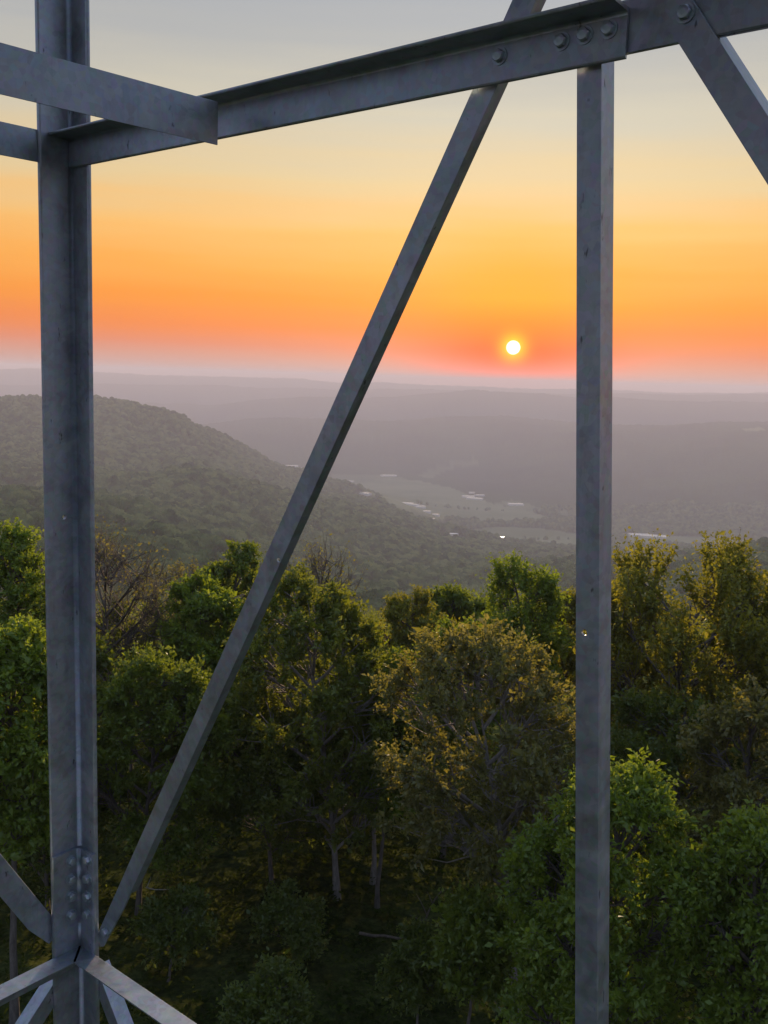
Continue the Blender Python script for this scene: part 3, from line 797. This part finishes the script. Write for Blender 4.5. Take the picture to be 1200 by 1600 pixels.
TREES = [
    # name, label, x, d, ytop, hw, leaf, options
    ('maple_tree', 'bright green leafy tree close below the slim steel post, lower right', 975, 16, 1192, 128, 'bright', dict(ybot=1700, n_lobes=26, per_lobe=15, leafL=0.088, lpt=18, twigL=0.5, lobe=0.43)),
    ('maple_tree', 'bright green leafy tree cut by the lower right picture edge', 1205, 15.5, 1268, 80, 'bright', dict(ybot=1720, n_lobes=22, per_lobe=13, leafL=0.088, twigL=0.5)),
    ('young_tree', 'narrow light green sapling left of the slim steel post at the bottom', 872, 17, 1300, 42, 'bright', dict(ybot=1640, n_lobes=14, per_lobe=10, leafL=0.088, lobe=0.55, twigL=0.5)),
    ('blossoming_tree', 'large brownish olive tree with pale spreading limbs left of the slim post', 758, 20.5, 965, 148, 'brown', dict(basex=826, bark=BARK_P, ybot=1370, n_lobes=26, per_lobe=14, leafL=0.098, lpt=13, upright=0.55, twigL=0.55, lobe=0.42)),
    ('young_tree', 'small russet olive tree with upright shoots at the right edge', 1165, 21, 1092, 72, 'brown', dict(ybot=1400, n_lobes=14, per_lobe=11, leafL=0.10, upright=0.9)),
    ('hardwood_tree', 'tall olive tree with upright shoots against the valley, right of the slim post', 1085, 29, 868, 135, 'gold', dict(ybot=1300, n_lobes=30, per_lobe=14, topw=0.85, upright=1.7, twigL=1.25, leafL=0.115, lobe=0.30)),
    ('hardwood_tree', 'dark olive tree filling the right edge below the valley view', 1195, 31, 898, 100, 'olive', dict(ybot=1320, n_lobes=24, topw=0.8, per_lobe=13, upright=0.8)),
    ('hardwood_tree', 'golden tinged tree just right of the slim steel post', 985, 32, 922, 62, 'gold', dict(ybot=1250, n_lobes=16, per_lobe=12, upright=0.7)),
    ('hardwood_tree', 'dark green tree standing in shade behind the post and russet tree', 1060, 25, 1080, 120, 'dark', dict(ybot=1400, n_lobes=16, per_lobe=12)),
    ('hardwood_tree', 'large dark olive tree with a pale leaning trunk in the centre', 478, 26, 892, 125, 'olive', dict(basex=532, bark=BARK_P, ybot=1310, n_lobes=28, per_lobe=14, upright=0.6, leafL=0.11, lobe=0.42)),
    ('hardwood_tree', 'slender dark green tree with a thin bare stem in the centre', 590, 27, 1000, 62, 'green', dict(basex=588, bark=BARK_P, ybot=1270, n_lobes=15, per_lobe=12)),
    ('hardwood_tree', 'round topped fresh green tree between the corner leg and the diagonal brace', 250, 25.5, 1020, 102, 'green', dict(basex=214, ybot=1330, n_lobes=24, per_lobe=14, leafL=0.11, lobe=0.43)),
    ('maple_tree', 'yellow green tree left of the corner leg at mid height', 25, 21, 985, 88, 'bright', dict(ybot=1330, n_lobes=22, per_lobe=14, leafL=0.12)),
    ('hardwood_tree', 'yellow green tree top at the left picture edge above the others', 5, 31, 822, 66, 'bright', dict(ybot=1150, n_lobes=20, per_lobe=12, upright=0.8)),
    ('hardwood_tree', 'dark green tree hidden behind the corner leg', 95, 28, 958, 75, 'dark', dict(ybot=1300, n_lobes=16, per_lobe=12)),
    ('bare_tree', 'dark twiggy tree nearly leafless just right of the corner leg', 170, 35, 812, 105, 'brown', dict(ybot=1060, n_lobes=18, per_lobe=10, twigs=5, lpt=3, bare=True, upright=0.7, twigL=0.95, bark=BARK_D, leafL=0.10)),
    ('bare_tree', 'pale budding tree with upright twigs right of the diagonal brace', 500, 44, 848, 62, 'gold', dict(ybot=1000, n_lobes=14, per_lobe=8, twigs=4, lpt=3, bare=True, upright=1.6, twigL=1.2, leafL=0.10)),
    ('hardwood_tree', 'tree with sunlit yellow green tips left of the brace', 318, 34, 905, 72, 'bright', dict(ybot=1150, n_lobes=18, per_lobe=12, leafL=0.14)),
    ('hardwood_tree', 'dark rounded tree top standing highest left of the brace', 368, 42, 856, 52, 'green', dict(ybot=1040, n_lobes=12, per_lobe=12, lobe=0.5, leafL=0.16)),
    ('hardwood_tree', 'olive tree top beneath the brace at canopy height', 430, 35, 905, 70, 'olive', dict(ybot=1150, n_lobes=16, per_lobe=12)),
    ('hardwood_tree', 'tawny sparse tree behind the sunlit tips on the left', 280, 45, 878, 60, 'brown', dict(ybot=1040, n_lobes=14, per_lobe=10, twigs=5, lpt=6, bare=True, upright=0.9)),
    ('hardwood_tree', 'dull olive tree right beside the corner leg at canopy height', 205, 37, 945, 80, 'olive', dict(ybot=1200, n_lobes=18, per_lobe=12)),
    ('hardwood_tree', 'golden olive tree top in the middle of the canopy line', 640, 37, 925, 62, 'gold', dict(ybot=1120, n_lobes=18, per_lobe=12, upright=0.9)),
    ('hardwood_tree', 'dense green tree top on the canopy line in the centre', 705, 42, 914, 62, 'green', dict(ybot=1080, n_lobes=16, per_lobe=12, leafL=0.15)),
    ('hardwood_tree', 'bright green tree with spiky shoots breaking the canopy line', 826, 33, 888, 58, 'bright', dict(ybot=1150, n_lobes=18, per_lobe=12, upright=1.5, twigL=0.9, topw=0.8)),
    ('hardwood_tree', 'fresh green tree with light tips behind the brownish tree', 735, 30, 975, 62, 'bright', dict(ybot=1180, n_lobes=16, per_lobe=12)),
    ('hardwood_tree', 'golden brown tree top left of the slim post', 885, 38, 918, 48, 'gold', dict(ybot=1100, n_lobes=14, per_lobe=11, upright=0.8)),
    ('young_tree', 'light green young tree in the gap between centre and brownish tree', 622, 26, 1085, 42, 'bright', dict(ybot=1290, n_lobes=12, per_lobe=10)),
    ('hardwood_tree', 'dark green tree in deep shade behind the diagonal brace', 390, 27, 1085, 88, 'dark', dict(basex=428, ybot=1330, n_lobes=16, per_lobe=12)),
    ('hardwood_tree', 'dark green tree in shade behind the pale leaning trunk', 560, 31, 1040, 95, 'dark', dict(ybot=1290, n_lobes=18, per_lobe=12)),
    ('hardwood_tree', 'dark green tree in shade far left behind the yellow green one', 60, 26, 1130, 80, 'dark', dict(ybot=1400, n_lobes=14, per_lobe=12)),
    ('hardwood_tree', 'olive tree standing out of view past the left side', -150, 25, 900, 120, 'olive', dict(ybot=1350, n_lobes=18, per_lobe=12)),
    ('hardwood_tree', 'green tree standing out of view past the right side', 1370, 24, 950, 120, 'green', dict(ybot=1400, n_lobes=18, per_lobe=12)),
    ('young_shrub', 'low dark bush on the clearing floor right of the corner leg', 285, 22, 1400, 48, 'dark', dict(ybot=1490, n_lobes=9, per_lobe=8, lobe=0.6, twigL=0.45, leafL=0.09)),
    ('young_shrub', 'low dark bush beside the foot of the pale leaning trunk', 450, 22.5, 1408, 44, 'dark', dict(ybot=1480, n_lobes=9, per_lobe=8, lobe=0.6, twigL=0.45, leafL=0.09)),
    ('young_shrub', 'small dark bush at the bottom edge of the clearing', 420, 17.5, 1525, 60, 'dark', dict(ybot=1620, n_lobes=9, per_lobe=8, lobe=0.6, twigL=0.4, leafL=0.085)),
    ('young_shrub', 'small dark bush between the fallen log and the brownish tree', 655, 19.5, 1478, 48, 'dark', dict(ybot=1560, n_lobes=9, per_lobe=8, lobe=0.6, twigL=0.4, leafL=0.085)),
    ('young_shrub', 'dim green bush under the brownish tree', 752, 18.5, 1408, 52, 'green', dict(ybot=1560, n_lobes=10, per_lobe=9, lobe=0.55)),
]
for i, (nm, lb, x, d, yt, hw, lf, opt) in enumerate(TREES):
    grp = {'bare_tree': 'leafless trees on the canopy line', 'young_shrub': None}.get(nm, 'broadleaf trees below the tower')
    make_tree(nm, lb, 'shrub' if nm == 'young_shrub' else 'tree', x, d, yt, hw, lf, 100 + i, group=grp, **opt)

# ------------------------------------------------------------------ undergrowth of the clearing
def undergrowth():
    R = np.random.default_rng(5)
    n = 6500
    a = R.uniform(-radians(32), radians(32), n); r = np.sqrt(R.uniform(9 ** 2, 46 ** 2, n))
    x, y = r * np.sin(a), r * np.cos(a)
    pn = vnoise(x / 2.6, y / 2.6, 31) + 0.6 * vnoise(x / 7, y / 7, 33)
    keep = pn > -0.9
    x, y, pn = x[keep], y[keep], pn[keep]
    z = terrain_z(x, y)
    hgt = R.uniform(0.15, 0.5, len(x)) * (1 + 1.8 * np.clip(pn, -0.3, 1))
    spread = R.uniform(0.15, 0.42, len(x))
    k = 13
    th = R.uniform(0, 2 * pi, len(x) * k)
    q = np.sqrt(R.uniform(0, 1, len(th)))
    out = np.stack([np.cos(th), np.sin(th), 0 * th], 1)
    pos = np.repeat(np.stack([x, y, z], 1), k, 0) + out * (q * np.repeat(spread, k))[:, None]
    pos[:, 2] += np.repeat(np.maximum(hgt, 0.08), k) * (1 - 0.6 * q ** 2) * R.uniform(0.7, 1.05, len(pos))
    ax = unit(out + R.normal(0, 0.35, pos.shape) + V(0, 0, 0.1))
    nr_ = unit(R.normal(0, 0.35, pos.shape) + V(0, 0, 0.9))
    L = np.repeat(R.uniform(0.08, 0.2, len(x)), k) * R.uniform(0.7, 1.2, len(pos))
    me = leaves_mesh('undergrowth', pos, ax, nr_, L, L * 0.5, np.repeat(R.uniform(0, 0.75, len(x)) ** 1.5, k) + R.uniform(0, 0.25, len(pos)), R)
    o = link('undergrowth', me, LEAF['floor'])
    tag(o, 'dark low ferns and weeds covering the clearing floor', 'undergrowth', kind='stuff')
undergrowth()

def woodland():
    """the trees behind the front row, seen only through gaps: one mass of leaves"""
    R = np.random.default_rng(17)
    n = 1900
    a = R.uniform(-radians(30), radians(30), n); r = np.sqrt(R.uniform(47 ** 2, 125 ** 2, n))
    x, y = r * np.sin(a), r * np.cos(a)
    z = terrain_z(x, y) + R.uniform(0.5, 8.5, n)
    _, py, _ = project(x, y, z + 1.3)
    ok = py > 938
    c = np.stack([x, y, z], 1)[ok]
    k = 60
    dv = unit(R.normal(0, 1, (len(c) * k, 3)) + V(0, 0, 0.3))
    pos = np.repeat(c, k, 0) + dv * R.uniform(0.4, 1.25, (len(dv), 1)) * V(1.1, 1.1, 0.75)
    ax = unit(dv * 0.6 + R.normal(0, 0.6, pos.shape))
    nn = unit(R.normal(0, 0.8, pos.shape) + V(0, 0, 0.5))
    L = R.uniform(0.16, 0.30, len(pos))
    me = leaves_mesh('woodland', pos, ax, nn, L, L * 0.62, np.repeat(R.uniform(0, 0.6, len(c)), k) + R.uniform(0, 0.4, len(pos)), R)
    o = link('woodland', me, LEAF['olive'])
    tag(o, 'woods falling away behind the front row of trees', 'woods', kind='stuff')
woodland()

def stick(name, label, pts, r0, r1, mat=DEAD, forks=(), cat='branch'):
    """pts: (photo x, photo y, distance); one dead branch lying or hanging where the photograph shows it"""
    def w(px, py, d):
        q = ray(px, py); h = math.hypot(q.x, q.y)
        return np.array(EYE + q * (d / h))
    path = [w(*p) for p in pts]
    o0 = path[0].copy()
    V_, F_ = [], []
    dense = []
    for a_, b_ in zip(path[:-1], path[1:]):
        for t in (0, 0.5):
            dense.append(a_ * (1 - t) + b_ * t + (rng.normal(0, 0.03, 3) if t else 0))
    dense.append(path[-1])
    tube([p - o0 for p in dense], np.linspace(r0, r1, len(dense)), 6, V_, F_)
    for fk in forks:
        fp = [w(*p) - o0 for p in fk]
        tube(fp, np.linspace(r1 * 1.2, r1 * 0.5, len(fp)), 5, V_, F_)
    o = link(name, mesh_np(name, V_, F_, 4, True), mat)
    o.location = o0
    tag(o, label, cat)
stick('dead_branch', 'pale dead forked branch hanging below the brownish tree', [(800, 1412, 19.6), (772, 1422, 19.4), (770, 1470, 19.2), (771, 1510, 18.9), (766, 1550, 18.6), (786, 1585, 18.2)], 0.028, 0.014, forks=[[(771, 1508, 18.9), (782, 1535, 18.7), (794, 1562, 18.5)], [(772, 1424, 19.4), (757, 1436, 19.3), (748, 1430, 19.4)]])
stick('fallen_log', 'grey fallen log lying on the dark clearing floor', [(562, 1458, 23.3), (600, 1462, 23.0), (652, 1462, 22.6)], 0.045, 0.03, BARK_D, cat='log')
stick('fallen_branch', 'short pale stick beside the leaning trunk foot', [(478, 1420, 24.6), (494, 1424, 24.5)], 0.035, 0.02)
stick('fallen_branch', 'crooked dead limb rising from the fallen log', [(652, 1462, 22.4), (664, 1440, 22.3), (676, 1412, 22.2), (690, 1392, 22.2)], 0.03, 0.012, BARK_D, forks=[[(668, 1432, 22.3), (658, 1410, 22.3), (650, 1396, 22.4)], [(676, 1412, 22.2), (668, 1394, 22.2)], [(664, 1440, 22.3), (640, 1430, 22.3)]])
stick('fallen_branch', 'thin bare twig sticking out right of the corner leg', [(228, 1386, 24), (242, 1390, 24), (264, 1390, 24)], 0.02, 0.008, forks=[[(230, 1386, 24), (236, 1370, 24)]])

# ------------------------------------------------------------------ farm buildings in the valley
BUILT = []
def building(px, py, w, l, turn, label, group):
    # march the photo ray to the ground
    d = ray(px, py); h = math.hypot(d.x, d.y)
    rr = np.linspace(1500, 5600, 3000)
    zz = EYE.z + rr * d.z / h
    tz = terrain_z(rr * d.x / h, rr * d.y / h)
    hit = np.argmax(zz < tz)
    r = rr[hit]
    x, y, z = r * d.x / h, r * d.y / h, float(tz[hit])
    BUILT.append((x, y))
    root = empty('farm_building', (x, y, z))
    root.rotation_euler = (0, 0, turn)
    tag(root, label, 'building', group)
    e, rise = 5.0, w * 0.035
    bm = bmesh.new()
    pts = [(-l / 2, -w / 2, -2), (l / 2, -w / 2, -2), (l / 2, w / 2, -2), (-l / 2, w / 2, -2)]
    lo = [bm.verts.new(p) for p in pts]; hi = [bm.verts.new((p[0], p[1], e)) for p in pts]
    ga, gb = bm.verts.new((-l / 2, 0, e + rise)), bm.verts.new((l / 2, 0, e + rise))
    for k in range(4):
        bm.faces.new((lo[k], lo[(k + 1) % 4], hi[(k + 1) % 4], hi[k]))
    bm.faces.new((hi[1], hi[2], gb)); bm.faces.new((hi[3], hi[0], ga))
    me = bpy.data.meshes.new('wall'); bm.to_mesh(me); bm.free()
    link('wall', me, WHITE_WALL, root)
    bm = bmesh.new()
    o_ = 0.5
    A = [(-l / 2 - o_, -w / 2 - o_, e + 0.1), (l / 2 + o_, -w / 2 - o_, e + 0.1), (l / 2 + o_, 0, e + rise + 0.35), (-l / 2 - o_, 0, e + rise + 0.35), (l / 2 + o_, w / 2 + o_, e + 0.1), (-l / 2 - o_, w / 2 + o_, e + 0.1)]
    t_ = [bm.verts.new(p) for p in A]; u_ = [bm.verts.new((p[0], p[1], p[2] - 0.2)) for p in A]
    for q in ((0, 1, 2, 3), (3, 2, 4, 5)):
        bm.faces.new([t_[k] for k in q]); bm.faces.new([u_[k] for k in q[::-1]])
    for a_, b_ in ((0, 1), (1, 2), (2, 4), (4, 5), (5, 3), (3, 0)):
        bm.faces.new((t_[a_], u_[a_], u_[b_], t_[b_]))
    bmesh.ops.recalc_face_normals(bm, faces=bm.faces)
    me = bpy.data.meshes.new('roof'); bm.to_mesh(me); bm.free()
    link('roof', me, METAL_ROOF, root)
ORD = ['leftmost', 'second from left', 'third from left', 'fourth from left', 'fifth from left', 'sixth from left', 'seventh from left', 'eighth from left']
CL = [
    ('gleaming low building, {} in the row at the near valley field edge', 'buildings along the near field edge', [(708, 837, 10, 14), (746, 838, 14, 20), (762, 840, 12, 18), (773, 841, 14, 22), (783, 843, 14, 24), (793, 845, 14, 24), (803, 847, 12, 20), (814, 851, 10, 12)]),
    ('shining roofed building, {} in the cluster beyond the large valley field', 'buildings beyond the large field', [(731, 777, 18, 34), (737, 771, 12, 18), (742, 780, 20, 44), (749, 775, 14, 26), (805, 789, 20, 40)]),
    ('glinting roofed building, {} in the row left of the large valley field', 'buildings left of the large field', [(637, 788, 16, 26), (646, 790, 14, 24), (656, 793, 14, 24), (667, 801, 12, 16), (672, 813, 14, 18), (681, 806, 10, 14)]),
    ('white roofed building, {} of those at the far valley end', 'buildings at the far valley end', [(456, 729, 24, 40), (467, 733, 24, 44), (547, 753, 16, 22), (571, 773, 14, 20), (607, 744, 22, 50)]),
    ('large bright roofed building, {} of two right of the slim post', 'buildings right of the post', [(998, 837, 20, 44), (1020, 839, 26, 54)]),
]
k = 0
for lb, gp, spots in CL:
    for q, (x, y, w, l) in enumerate(spots):
        k += 1
        building(x, y, w * 1.9, l * 1.35, radians((k * 37) % 50 - 25), lb.format(ORD[q]), gp)

# ------------------------------------------------------------------ far woods on the slopes: one mass
def far_woods():
    R = np.random.default_rng(11)
    pts = []
    for r0, r1, sp in ((58, 500, 7.0), (500, 1500, 7.2), (1500, 2400, 8.2), (2400, 3400, 10.0)):
        area = 0.5 * 2 * radians(31) * (r1 ** 2 - r0 ** 2)
        n = int(area / sp ** 2)
        a = R.uniform(-radians(31), radians(31), n); r = np.sqrt(R.uniform(r0 ** 2, r1 ** 2, n))
        pts.append(np.stack([r * np.sin(a), r * np.cos(a)], 1))
    p = np.concatenate(pts)
    z = terrain_z(p[:, 0], p[:, 1])
    px, py, _ = project(p[:, 0], p[:, 1], z)
    r = np.hypot(p[:, 0], p[:, 1])
    infield = np.zeros(len(p), bool)
    for poly, r0, r1, v in FIELDS:
        infield |= inpoly(px, py, poly) & (r > r0) & (r < r1)
    hedge = (np.abs(vnoise(p[:, 0] / 260, p[:, 1] / 260, 77)) < 0.012)
    keep = (~infield | (hedge & (R.random(len(p)) < 0.8))) & (r > 230) & ~((r < 520) & (py < 1060))
    for bx, by in BUILT:                                 # yards around the farms are open
        bl = math.hypot(bx, by); ux, uy = -bx / bl, -by / bl
        qx, qy = p[:, 0] - bx, p[:, 1] - by
        al, la = qx * ux + qy * uy, np.abs(-qx * uy + qy * ux)
        keep &= ~((al > -35) & (al < 260) & (la < 34))
    p, z, r = p[keep], z[keep], r[keep]
    s = R.uniform(3.6, 7.4, len(p)) * np.clip(0.62 + r / 1300, 0.62, 1.0)
    s = np.where(infield[keep], s * 0.7, s)
    s *= 1 + 0.5 * vnoise(p[:, 0] / 40, p[:, 1] / 40, 8)
    # crowns must stay under the foreground canopy line near the tower
    zz = z + s * R.uniform(0.9, 1.5, len(p))
    v = np.stack([p[:, 0], p[:, 1], zz], 1)
    me = bpy.data.meshes.new('far_woods')
    me.vertices.add(len(v)); me.vertices.foreach_set('co', v.astype(np.float32).ravel())
    a = me.attributes.new('size', 'FLOAT_VECTOR', 'POINT')
    sv = np.stack([s * R.uniform(0.85, 1.2, len(s)), s * R.uniform(0.85, 1.2, len(s)), s * R.uniform(0.85, 1.5, len(s))], 1)
    a.data.foreach_set('vector', sv.astype(np.float32).ravel())
    b = me.attributes.new('turn', 'FLOAT_VECTOR', 'POINT')
    b.data.foreach_set('vector', np.stack([R.normal(0, 0.15, len(s)), R.normal(0, 0.15, len(s)), R.uniform(0, 6.28, len(s))], 1).astype(np.float32).ravel())
    o = link('far_woods', me, CANOPY)
    tag(o, 'hazy wooded hillsides of countless small tree crowns', 'woods', kind='stuff')
    g = bpy.data.node_groups.new('woods', 'GeometryNodeTree')
    g.interface.new_socket('Geometry', in_out='INPUT', socket_type='NodeSocketGeometry')
    g.interface.new_socket('Geometry', in_out='OUTPUT', socket_type='NodeSocketGeometry')
    N = g.nodes.new
    gi, go = N('NodeGroupInput'), N('NodeGroupOutput')
    ico = N('GeometryNodeMeshIcoSphere'); ico.inputs['Subdivisions'].default_value = 4; ico.inputs['Radius'].default_value = 1.0
    sp = N('GeometryNodeSetPosition')
    no = N('ShaderNodeTexNoise'); no.inputs['Scale'].default_value = 2.3; no.inputs['Detail'].default_value = 4.0; no.inputs['Roughness'].default_value = 0.65
    nrm_ = N('GeometryNodeInputNormal')
    sub = N('ShaderNodeMath'); sub.operation = 'SUBTRACT'; sub.inputs[1].default_value = 0.5
    mul = N('ShaderNodeMath'); mul.operation = 'MULTIPLY'; mul.inputs[1].default_value = 1.3
    sc = N('ShaderNodeVectorMath'); sc.operation = 'SCALE'
    sm = N('GeometryNodeSetMaterial'); sm.inputs['Material'].default_value = CANOPY
    iop = N('GeometryNodeInstanceOnPoints')
    na1 = N('GeometryNodeInputNamedAttribute'); na1.data_type = 'FLOAT_VECTOR'; na1.inputs[0].default_value = 'size'
    na2 = N('GeometryNodeInputNamedAttribute'); na2.data_type = 'FLOAT_VECTOR'; na2.inputs[0].default_value = 'turn'
    e2r = N('FunctionNodeEulerToRotation')
    Lk = g.links.new
    Lk(ico.outputs['Mesh'], sp.inputs['Geometry'])
    Lk(no.outputs[0], sub.inputs[0]); Lk(sub.outputs[0], mul.inputs[0])
    Lk(nrm_.outputs[0], sc.inputs[0]); Lk(mul.outputs[0], sc.inputs['Scale']); Lk(sc.outputs[0], sp.inputs['Offset'])
    Lk(sp.outputs[0], sm.inputs[0]); Lk(sm.outputs[0], iop.inputs['Instance'])
    Lk(gi.outputs[0], iop.inputs['Points'])
    Lk(na1.outputs[0], iop.inputs['Scale'])
    Lk(na2.outputs[0], e2r.inputs[0]); Lk(e2r.outputs[0], iop.inputs['Rotation'])
    Lk(iop.outputs[0], go.inputs[0])
    md = o.modifiers.new('woods', 'NODES'); md.node_group = g
far_woods()
